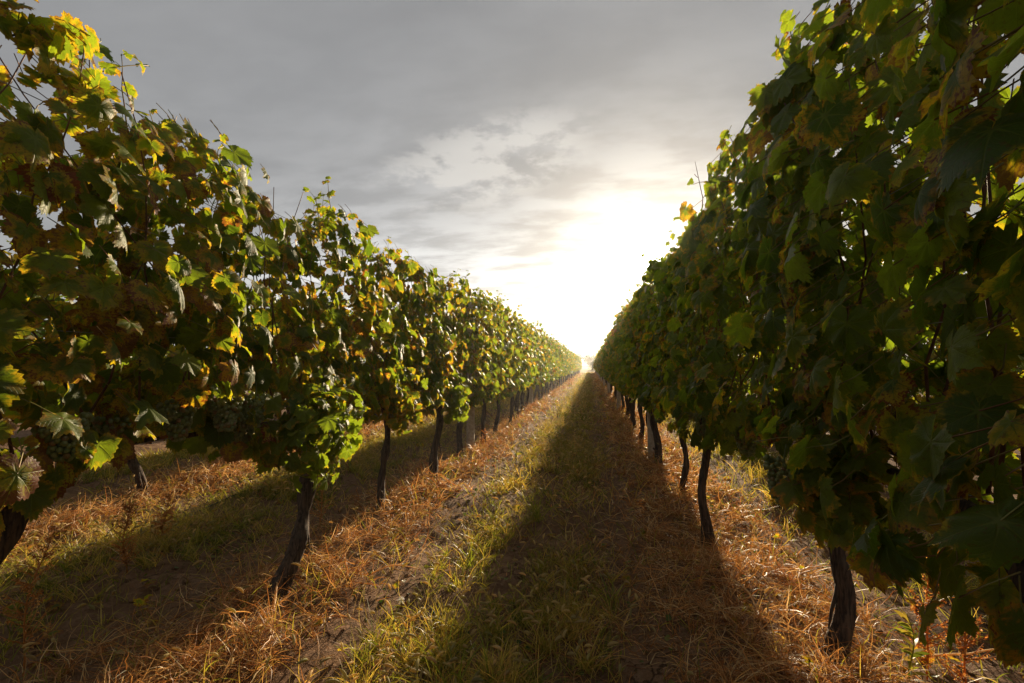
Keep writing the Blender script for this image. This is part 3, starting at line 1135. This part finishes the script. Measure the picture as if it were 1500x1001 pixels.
NEAR = 9
for i, y in enumerate(L_Y):
    lab = ['tall autumn-tinted grapevine nearest the camera on the left, its stem leaving the frame',
           'yellow-edged grapevine at the left frame edge, before the curved leaning trunk',
           'grapevine on a thick curved leaning trunk with a fresh green leaf clump round its head',
           'grapevine with slender pale trunk, next beyond the curved leaning trunk on the left',
           'grapevine with dark leaning trunk, third from last before the left concrete post',
           'grapevine whose short dark trunk stands just before the left concrete post',
           'grapevine on a straight trunk just beyond the left concrete post',
           'grapevine on a strongly slanting trunk, second beyond the left concrete post',
           'grapevine, third beyond the left concrete post, by the tall green grass stalk'][i]
    ex = None
    if i == 2:
        ex = hanging_clump(.30, .0, .88, (.20, .30, .30), 200, .20, (.040, .070))
    if i == 3:
        ex = hanging_clump(.24, -.25, .94, (.16, .30, .28), 110, .50, (.045, .07))
    if i == 4:
        ex = hanging_clump(.26, .05, .84, (.16, .3, .26), 130, .15, (.05, .07))
    if i == 1:
        def ex(lv, st, off):
            hanging_clump(.24, -.20, .93, (.06, .10, .16), 16, .22, (.045, .065))(lv, st, off)
            # orange sunlit leaves standing up at the wall top
            hanging_clump(.16, -.02, 2.17, (.10, .2, .12), 30, .48, (.045, .07))(lv, st, off)
    bun = {1: [(.12, .10, 1.06), (.02, .34, 1.03), (.10, .50, 1.07)],
           2: [(.14, -.52, 1.06), (.10, -.42, 1.00), (.15, -.36, 1.07), (.04, -.30, .99), (.22, .12, .80)],
           3: [(.12, -.2, .92), (.1, .3, .9)], 4: [(.1, -.3, .9)], 5: [(.12, .2, .85)]}.get(i, [])
    near_vine('left', [-1.7, -1.74, -1.65, -1.75, -1.69, -1.78, -1.68, -1.66, -1.65][i], y, lab, GL,
              top_h('left', y), [.96, .94, .86, .78, .70, .68, .66, .66, .66][i],
              [(0, .1), (-.02, .17), (.02, .27), (.0, .16), (.02, .2), (.0, .05), (0, .0), (0, .35), (0, .1)][i],
              100 + i, nleaf=[520, 820, 820, 780, 740, 680, 620, 580, 560][i], dry=[.44, .44, .43, .42, .36, .36, .40, .38, .38][i],
              lod=0 if i < 6 else 1, ncane=12 if i < 6 else 7, bunches=bun, extra=ex,
              bend=(0, -.04) if i == 2 else None, r0=[.05, .050, .050, .040, .046, .044, .042, .04, .04][i], lowdrop=.12)

for i, y in enumerate(R_Y):
    lab = ['dark shaded grapevine nearest the camera on the right, only its leaves in frame',
           'dark shaded grapevine filling the right frame edge, before the thick upright trunk',
           'grapevine on a thick upright trunk at the bottom right of the aisle',
           'shaded grapevine with a short grey trunk, next beyond the thick upright trunk',
           'shaded grapevine with a thin twisted trunk, two before the right concrete post',
           'shaded grapevine whose trunk leans against the right concrete post',
           'shaded grapevine, first clear of the right concrete post on its far side',
           'shaded grapevine, second clear of the right concrete post on its far side',
           'shaded grapevine, third clear of the right concrete post on its far side'][i]
    ex = None
    if i == 2:
        ex = hanging_clump(-.10, -.52, .80, (.16, .2, .2), 45, .25, (.06, .085))
    if i == 5:
        def ex(lv, st, off):
            b = hanging_clump(-.08, -.0, 2.38, (.08, .35, .10), 26, .2, (.05, .07))
            b(lv, st, off)
    bun = {2: [(-.14, -.3, .85), (-.1, .3, .9)], 3: [(-.18, .1, .88), (-.12, -.2, .9)], 4: [(-.2, -.1, .82), (-.19, .2, .85), (-.1, .35, .85)], 5: [(-.2, .1, .8)]}.get(i, [])
    near_vine('right', [.82, .84, .96, .77, .82, .80, .80, .8, .8][i], y, lab, GR,
              top_h('right', y), [.78, .78, .84, .78, .72, .68, .68, .68, .68][i],
              [(0, 0), (0, .05), (-.03, 0), (.01, -.04), (-.02, -.02), (-.03, .12), (0, .1), (0, .15), (0, .1)][i],
              200 + i, nleaf=[820, 960, 860, 780, 740, 680, 620, 580, 560][i], dry=[.22, .22, .20, .22, .20, .22, .24, .24, .26][i],
              lod=0 if i < 6 else 1, ncane=12 if i < 6 else 7, bunches=bun, extra=ex, thick=.26,
              twig=(i == 3), r0=[.05, .05, .036, .036, .034, .044, .04, .04, .04][i], lowdrop=.12)



# ---- shared meshes for the vines further off
def far_set(lod, nleaf, rs, nvar, dry, seed0):
    global rng
    out = []
    for k in range(nvar):
        rng = np.random.default_rng(seed0 + k)
        lv = Bag()
        pos, nor, tip, size, tint = wall_leaves(nleaf, .60, .68, 2.42, .27, dry, y0=k * 3.7, rs=rs, lowdrop=.1)
        put_leaves(lv, lod, pos, nor, tip, size, tint)
        st = Bag()
        nt = 6
        starts = np.stack([rng.normal(size=nt) * .07, rng.uniform(-.6, .6, nt), np.full(nt, 2.28)], -1)
        dirs = np.stack([rng.normal(size=nt) * .4, rng.normal(size=nt) * .5, np.ones(nt)], -1)
        side_shoots(lv, st, lod, starts, dirs, rng.uniform(.15, .34, nt), dry, rs)
        fm = lv.mesh('foliage', M_LEAF_FAR)
        tm, head = trunk_mesh(seed0 + k, (rng.normal() * .04, rng.uniform(.05, .3)), r0=.048, sides=8 if lod > 1 else 12, n=10 if lod > 1 else 16)
        cm = []
        if lod == 1:
            for c in range(4):
                b = Bag()
                pts = shoot(np.array([rng.normal() * .1, -.45 + .3 * c, .9]), 2.35, (rng.normal() * .12, rng.normal() * .25), seed0 * 9 + k * 5 + c)
                tube(b, pts, np.linspace(.006, .0025, len(pts)), 5)
                cm.append(b.mesh('cane', M_CANE))
        out.append((fm, tm, cm))
    return out


S1 = far_set(1, 560, 1.0, 6, .36, 300)
S2 = far_set(2, 420, 1.12, 5, .34, 400)
S3 = far_set(2, 190, 1.5, 5, .36, 500)
protos = {}


def place_far(row, x, y, lab, group, which, idx):
    """first use builds the vine, later uses copy it and each of its parts"""
    g = np.random.default_rng(int(abs(x) * 100) + idx * 17 + int(y * 7))
    sset = {1: S1, 2: S2, 3: S3}[which]
    v = int(g.integers(0, len(sset)))
    key = (which, v)
    loc = (x + g.normal() * .02, y, float(ground_z(x, y)))
    if key not in protos:
        e = vine_root(x, y, lab, group)
        fm, tm, cm = sset[v]
        parts = [link('foliage', fm, e), link('trunk', tm, e)] + [link('cane', m, e) for m in cm]
        protos[key] = (e, parts)
    else:
        src, parts = protos[key]
        e = src.copy()
        col.objects.link(e)
        for p_ in parts:
            c = p_.copy()
            c.parent = e
            col.objects.link(c)
        tag(e, lab, 'grapevine', group)
    e.location = loc
    sz = top_h(row, y) / 2.42
    if g.random() < .5:
        e.rotation_euler = (0, 0, math.pi)
    e.scale = (1, 1, sz * g.uniform(.94, 1.05))
    return e


END = 73.0


def vine_run(row, y0, y1, sp, group, wording, far_label, near_which=1, lim=24):
    y = y0
    k = 0
    g = np.random.default_rng(int(y0 * 10) + len(row))
    while y < y1:
        which = near_which if y < 17 else (2 if y < 34 else 3)
        if near_which > 1:
            which = max(which, near_which)
        lab = wording(k, y) if k < lim else far_label
        place_far(row, ROWS[row], y, lab, group, which, k)
        y += sp + g.normal() * .05
        k += 1


vine_run('left', 10.15, END, 1.18, GL,
         lambda k, y: 'sunlit trellised grapevine in the left row, %s beyond the tall green grass stalk' % ORD[k + 1],
         'tiny distant grapevine of the left row, merging with its neighbours toward the vanishing point', 1, 18)
vine_run('right', 9.95, END, 1.18, GR,
         lambda k, y: 'shaded grapevine in the right row, %s on the far side of the right concrete post' % ORD[k + 3],
         'tiny distant grapevine of the right row, merging with its neighbours toward the vanishing point', 1, 18)
vine_run('second_left', .03, 30, 1.19, 'grapevines of the second row to the left',
         lambda k, y: 'grapevine of the row behind the left one, %s trunk from the left under the leaves' % ORD[k],
         'grapevine far down the row behind the left one, mostly hidden by it', 1, 12)
vine_run('second_right', .4, 30, 1.19, 'grapevines of the second row to the right',
         lambda k, y: 'grapevine of the row behind the right one, %s from the right frame edge' % ORD[k],
         'grapevine far down the row behind the right one, mostly hidden by it', 1, 9)
vine_run('third_left', 2.6, 18, 1.19, 'grapevines of the third row to the left',
         lambda k, y: 'background grapevine in the third row to the left, %s from the frame edge' % ORD[k],
         'background grapevine in the third row to the left', 2, 14)


vine_run('fourth_left', 1.6, 22, 1.2, 'grapevines of the fourth row to the left',
         lambda k, y: '', 'background grapevine in the fourth row to the left, hidden but for glimpses', 2, 0)
vine_run('third_right', 2.0, 20, 1.2, 'grapevines of the third row to the right',
         lambda k, y: '', 'background grapevine in the third row to the right, hidden but for glimpses', 2, 0)


# ------------------------------------------------------------------ posts and wires
def post(x, y, label, h=2.2):
    bag = Bag()
    g = np.random.default_rng(int(y * 100))
    zs = np.linspace(-.2, h, 14)
    hw, hd, c = .055, .058, .010
    ring = np.array([(-hw + c, -hd), (hw - c, -hd), (hw, -hd + c), (hw, hd - c), (hw - c, hd), (-hw + c, hd), (-hw, hd - c), (-hw, -hd + c)])
    V = np.concatenate([np.column_stack([ring * (1 - .06 * z / h) + g.normal(size=(8, 2)) * .0012, np.full(8, z)]) for z in zs])
    F, C = [], []
    for i in range(len(zs) - 1):
        for j in range(8):
            F += [i * 8 + j, i * 8 + (j + 1) % 8, i * 8 + 8 + (j + 1) % 8, i * 8 + 8 + j]
            C.append(4)
    F += list(range((len(zs) - 1) * 8, len(zs) * 8))
    C.append(8)
    bag.add(V, F, C)
    o = link('trellis_post', bag.mesh('trellis_post', M_CONC, False), None, (x, y, float(ground_z(x, y))))
    o.rotation_euler = (g.normal() * .008, g.normal() * .008, g.normal() * .05)
    return tag(o, label, 'post', 'concrete trellis posts')


for k in range(11):
    wl = ['square concrete trellis post standing between trunks of the left row, the nearest there',
          'concrete trellis post of the left row, next beyond its nearest post'][k] if k < 2 else \
        ('thin concrete trellis post of the left row, %s from the camera' % ORD[k] if k < 5 else 'tiny far concrete trellis post of the left row, nearly lost among the trunks')
    post(-1.74, 6.53 + 6.85 * k, wl)
    wl = ['square concrete trellis post against a leaning trunk of the right row, the nearest there',
          'concrete trellis post of the right row, next beyond its nearest post'][k] if k < 2 else \
        ('thin concrete trellis post of the right row, %s from the camera' % ORD[k] if k < 5 else 'tiny far concrete trellis post of the right row, nearly lost among the trunks')
    post(.755, 5.98 + 6.85 * k if k else 5.98, wl)
post(-4.22, 8.6, 'concrete trellis post in the row behind the left one, glimpsed under its leaves')
post(3.34, 4.9, 'concrete trellis post in the row behind the right one, nearest in that row')
post(3.34, 11.8, 'concrete trellis post in the row behind the right one, further off')

for row, wd in (('left', 'left row'), ('right', 'right row')):
    for z, hl in ((.94, 'lowest'), (1.35, 'second'), (1.75, 'third'), (2.06, 'topmost')):
        b = Bag()
        ys = np.arange(-.8, 75, .8)
        pts = np.stack([np.full(len(ys), ROWS[row] + (.03 if z > 1 else 0)), ys, z + .012 * np.sin(ys * .92)], -1)
        tube(b, pts, .0015, 5)
        tag(link('trellis_wire', b.mesh('trellis_wire', M_WIRE)), '%s steel trellis wire strung through the leaves of the %s' % (hl, wd), 'wire', 'trellis wires')

b = Bag()
ys = np.arange(.4, 40, .22)
xs = -3.45 + .06 * np.sin(ys * .55) + .02 * np.sin(ys * 1.9)
tube(b, np.stack([xs, ys, ground_z(xs, ys) + .012 + .015 * vnoise(ys, ys, 1.1, 3)], -1), .008, 7)
tag(link('irrigation_hose', b.mesh('irrigation_hose', M_HOSE)), 'thin black irrigation hose lying on the grass before the second left row', 'hose')


rng = np.random.default_rng(909)
fl = Bag()
nfl = 420
xx, yy = scatter(nfl, 9, -4.5, 2.4, 1.2)
p_ = np.stack([xx, yy, ground_z(xx, yy) + .02 + .03 * rng.random(nfl)], -1)
put_leaves(fl, 0, p_, nrm(rng.normal(size=(nfl, 3)) * .35 + [0, 0, 1]), rng.normal(size=(nfl, 3)), rng.uniform(.03, .055, nfl),
           np.stack([rng.random(nfl), rng.random(nfl), rng.uniform(.75, 1.0, nfl)], -1))
o = link('fallen_leaves', fl.mesh('fallen_leaves', M_LEAF))
o['kind'] = 'stuff'


# ------------------------------------------------------------------ individual weeds
def weed(name, x, y, h, kind, label, seed, lean=(0, 0), branches=10, group=None):
    global rng
    rng = np.random.default_rng(seed)
    e = bpy.data.objects.new(name, None)
    e.empty_display_size = .1
    col.objects.link(e)
    z = float(ground_z(x, y))
    e.location = (x, y, z)
    n = 9
    s = np.linspace(0, 1, n)
    stem = np.stack([lean[0] * s ** 1.6 + .01 * np.sin(s * 7 + seed), lean[1] * s ** 1.6 + .01 * np.cos(s * 6), h * s], -1)
    b = Bag()
    tube(b, stem, np.linspace(.0042, .0014, n), 6, tint=(.5, .5, .5))
    lf = Bag()
    bs = Bag()
    for k in range(branches):
        f = rng.uniform(.10, .97)
        p = np.array([np.interp(f, s, stem[:, c]) for c in range(3)])
        a = rng.random() * 6.283
        d = nrm(np.array([math.cos(a), math.sin(a), rng.uniform(.4, 1.1)]))
        if kind == 'leafy':
            m = 1
            base_ = p[None]
            dd_ = d[None]
            LL = np.array([h * rng.uniform(.16, .30)])
            ww = LL * .22
        elif kind == 'spike':
            L = rng.uniform(.04, .10) * (1.2 - f) + .03
            tube(b, [p, p + d * L * .6, p + d * L + [0, 0, .01]], [.002, .0015, .0008], 4, tint=(.5, .5, .5))
            m = 16
            base_ = p + d * L * rng.random((m, 1))
            dd_ = nrm(rng.normal(size=(m, 3)) * .7 + d)
            LL = rng.uniform(.006, .014, m)
            ww = LL * .6
        sidev = nrm(np.cross(dd_, rng.normal(size=dd_.shape)))
        V = []
        for q_, wq in ((0, .12), (.35, .5), (.7, .36), (1, .03)):
            pp = base_ + dd_ * (LL * q_)[:, None] + np.array([0, 0, -1]) * (LL * .35 * q_ ** 2)[:, None]
            V += [pp - sidev * (ww * wq)[:, None], pp + sidev * (ww * wq)[:, None]]
        V = np.stack(V, 1)
        q3 = np.array([[2 * i, 2 * i + 1, 2 * i + 3, 2 * i + 2] for i in range(3)])
        lf.add(V.reshape(-1, 3), (np.arange(len(base_))[:, None, None] * 8 + q3[None]).reshape(-1), np.full(len(base_) * 3, 4),
               tint=np.repeat(rng.random((len(base_), 3)), 8, 0))
    mt = M_RUST if kind == 'spike' else M_WEED
    if name == 'green_weed':
        mt = M_GRASS
    link('stem', b.mesh('stem', mt), e)
    lo = link('leaves' if kind == 'leafy' else 'seed_spikes', lf.mesh('leaves', mt), e)
    if kind == 'spike':
        lo['kind'] = 'stuff'
    return tag(e, label, 'weed', group)


RW = 'rust-red weeds under the rows'
weed('rusty_weed', -2.30, 1.55, .58, 'spike', 'tall rust-red seeding weed at the far left frame edge', 1, (.05, .05), 50, RW)
weed('rusty_weed', -2.75, 2.35, .42, 'spike', 'bushy rust-red weed left of the second row trunk seen under the leaves', 2, (.0, .0), 70, RW)
weed('rusty_weed', -2.92, 2.75, .36, 'spike', 'low rust-red weed close beside the bushy one on the left', 3, (.04, 0), 60, RW)
weed('rusty_weed', -3.25, 4.9, .55, 'spike', 'bushy russet weed under the hanging grapes of the left row', 4, (.03, 0), 90, RW)
weed('rusty_weed', -2.05, 3.25, .50, 'spike', 'slim upright rusty weed in the shade left of the slender pale trunk', 5, (.0, .05), 30, RW)
weed('rusty_weed', -1.35, 5.7, .45, 'spike', 'thin rust-coloured weed stem before the left concrete post', 6, (.02, .0), 26, RW)
weed('rusty_weed', 1.30, 2.12, .50, 'spike', 'tall orange dried weed under the right row, beside the thick upright trunk', 7, (.02, -.02), 60, RW)
weed('rusty_weed', 1.37, 2.02, .42, 'spike', 'shorter orange dried weed right of the tall orange one under the right row', 8, (.0, .0), 50, RW)
weed('green_weed', 1.19, 2.02, .28, 'leafy', 'green leafy weed between the thick upright trunk and the orange dried weeds', 9, (.0, 0), 34)
weed('green_weed', -.92, 5.6, .62, 'leafy', 'tall green grass stalk beside the left row near the concrete post', 10, (.10, .0), 9)
weed('green_weed', .95, 3.95, .16, 'leafy', 'small light green weed behind the short grey trunk on the right', 12, (.0, 0), 16)
weed('green_weed', -3.0, 4.2, .42, 'leafy', 'upright green weed under the left row, left of the hanging leaf clump', 13, (.0, 0), 30)


# bigger green grass clumps one can tell apart in the aisle
def clump(x, y, h, n, label, seed):
    global rng
    rng = np.random.default_rng(seed)
    b = Bag()
    base_ = np.stack([x + rng.normal(size=n) * .025, y + rng.normal(size=n) * .025, np.zeros(n)], -1)
    base_[:, 2] = ground_z(base_[:, 0], base_[:, 1])
    d0 = upright(n, .75)
    bend = d0 * [1.3, 1.3, 0] + rng.normal(size=(n, 3)) * [.3, .3, .1] + np.array([0, 0, -.75])
    ribbons(b, base_, d0, h * (.5 + .7 * rng.random(n)), .004 + .005 * rng.random(n), bend, 7,
            np.stack([.15 + .35 * rng.random(n), .5 + .5 * rng.random(n), rng.random(n)], -1))
    o = link('grass_clump', b.mesh('grass_clump', M_GRASS, False))
    # put the origin at the clump's base
    tag(o, label, 'grass clump', 'bright green grass clumps in the aisle')


clump(-.42, 3.65, .34, 26, 'tall arching bright green grass clump in mid aisle at the shadow edge', 31)
clump(-.62, 3.3, .26, 16, 'sunlit grass clump just left of the tall arching one', 32)
clump(-.62, 1.85, .22, 22, 'bright green grass clump in the foreground left of centre', 33)
clump(-.38, 1.72, .22, 18, 'bright green grass clump at the bottom middle of the aisle', 34)
clump(-.86, 1.95, .18, 12, 'thin upright green tuft on the sunny soil in the left foreground', 35)
clump(.12, 2.5, .24, 20, 'shaded green grass clump right of the middle of the aisle', 36)
clump(-.1, 3.0, .20, 18, 'shaded green grass clump in the middle of the aisle, behind the right-hand one', 37)
clump(-.75, 2.75, .20, 14, 'sunlit yellow-green tuft at the left of the shadow edge', 38)

# long pale dead twigs lying about
for k, (x, y, a, L, lab) in enumerate([(-1.50, 2.02, 2.2, .34, 'pale bare twig leaning against the foot of the curved leaning trunk'),
                                       (-1.28, 2.55, .4, .30, 'pale dry twig in the straw right of the curved leaning trunk'),
                                       (.78, 2.35, 1.8, .36, 'pale dry stick lying in the straw left of the thick upright trunk'),
                                       (1.35, 2.25, .3, .55, 'long straight stick lying under the right row beside orange weeds'),
                                       (1.02, 1.98, -.2, .42, 'dark gnarled prunings stick lying at the foot of the thick upright trunk')]):
    b = Bag()
    g = np.random.default_rng(70 + k)
    s = np.linspace(0, 1, 8)
    pts = np.stack([x + math.cos(a) * L * s + np.cumsum(g.normal(size=8) * .006), y + math.sin(a) * L * s + np.cumsum(g.normal(size=8) * .006), 0 * s], -1)
    pts[:, 2] = ground_z(pts[:, 0], pts[:, 1]) + .02 + .06 * np.sin(s * 3.0) * g.uniform(.5, 1.3)
    tube(b, pts, np.linspace(.005, .002, 8) * (2.2 if k == 4 else 1), 6, tint=(.9, .8, .5))
    tag(link('dry_twig', b.mesh('dry_twig', M_BARK if k == 4 else M_STRAW)), lab, 'twig', 'dry twigs on the ground')


# ------------------------------------------------------------------ trees past the end of the rows
def far_tree(x, y, h, w_, seed, label):
    global rng
    rng = np.random.default_rng(seed)
    e = bpy.data.objects.new('tree', None)
    col.objects.link(e)
    e.location = (x, y, 0)
    tag(e, label, 'tree', 'trees beyond the end of the rows')
    b = Bag()
    tube(b, [[0, 0, -.2], [.05, 0, h * .3], [0, .05, h * .6], [.1, 0, h * .85]], [.22, .17, .1, .04], 8)
    for k in range(7):
        a = rng.random() * 6.28
        z0 = h * rng.uniform(.25, .6)
        tube(b, [[0, 0, z0], [math.cos(a) * w_ * .2, math.sin(a) * w_ * .2, z0 + h * .1], [math.cos(a) * w_ * .4, math.sin(a) * w_ * .4, z0 + h * .22]], [.08, .05, .02], 5)
    link('trunk', b.mesh('trunk', M_BARK), e)
    c = Bag()
    n = 2600
    cen = nrm(rng.normal(size=(14, 3))) * rng.random((14, 1)) ** .4 * [w_ * .4, w_ * .4, h * .3] + [0, 0, h * .62]
    p = cen[rng.integers(0, 14, n)] + rng.normal(size=(n, 3)) * w_ * .09
    a = nrm(rng.normal(size=(n, 3)))
    b2 = nrm(np.cross(a, rng.normal(size=(n, 3))))
    sz = (.10 + .10 * rng.random(n))[:, None]
    V = np.stack([p - a * sz, p + b2 * sz * .6, p + a * sz, p - b2 * sz * .6], 1)
    c.add(V.reshape(-1, 3), np.arange(n * 4), np.full(n, 4), tint=np.repeat(rng.random((n, 3)), 4, 0))
    link('crown', c.mesh('crown', M_TREE, False), e)


far_tree(.6, 128, 4.2, 6.5, 81, 'dark round tree right at the vanishing point, beyond the end of the aisle')
far_tree(3.6, 124, 6.4, 5.5, 82, 'taller airy tree just right of the vanishing point behind the right row')
far_tree(-4.5, 135, 4.2, 6.5, 83, 'low bushy tree just left of the vanishing point behind the left row')
far_tree(-12, 140, 4.4, 7, 84, 'low tree far behind the left row, left of the bushy one')
far_tree(10, 136, 5.2, 7, 85, 'broad tree far behind the right row, right of the airy one')


# ------------------------------------------------------------------ added scattering volume, stands in for veiling glare round the low sun
hz, t = new_mat('glare_haze')
pvn = t.node('ShaderNodeVolumePrincipled')
pvn.inputs['Color'].default_value = (.93, .94, .94, 1)
pvn.inputs['Density'].default_value = .0008
pvn.inputs['Anisotropy'].default_value = .75
oo = t.node('ShaderNodeOutputMaterial')
t.l.new(pvn.outputs[0], oo.inputs['Volume'])
bx = Bag()
X0, X1, Y0, Y1, Z0, Z1 = -60, 60, -20, 160, -1.6, 7.5
bx.add([[x, y, z] for x in (X0, X1) for y in (Y0, Y1) for z in (Z0, Z1)],
       [0, 1, 3, 2, 4, 6, 7, 5, 0, 4, 5, 1, 2, 3, 7, 6, 0, 2, 6, 4, 1, 5, 7, 3], [4] * 6)
hb_ = link('glare_haze', bx.mesh('glare_haze', hz, False))
hb_['kind'] = 'stuff'
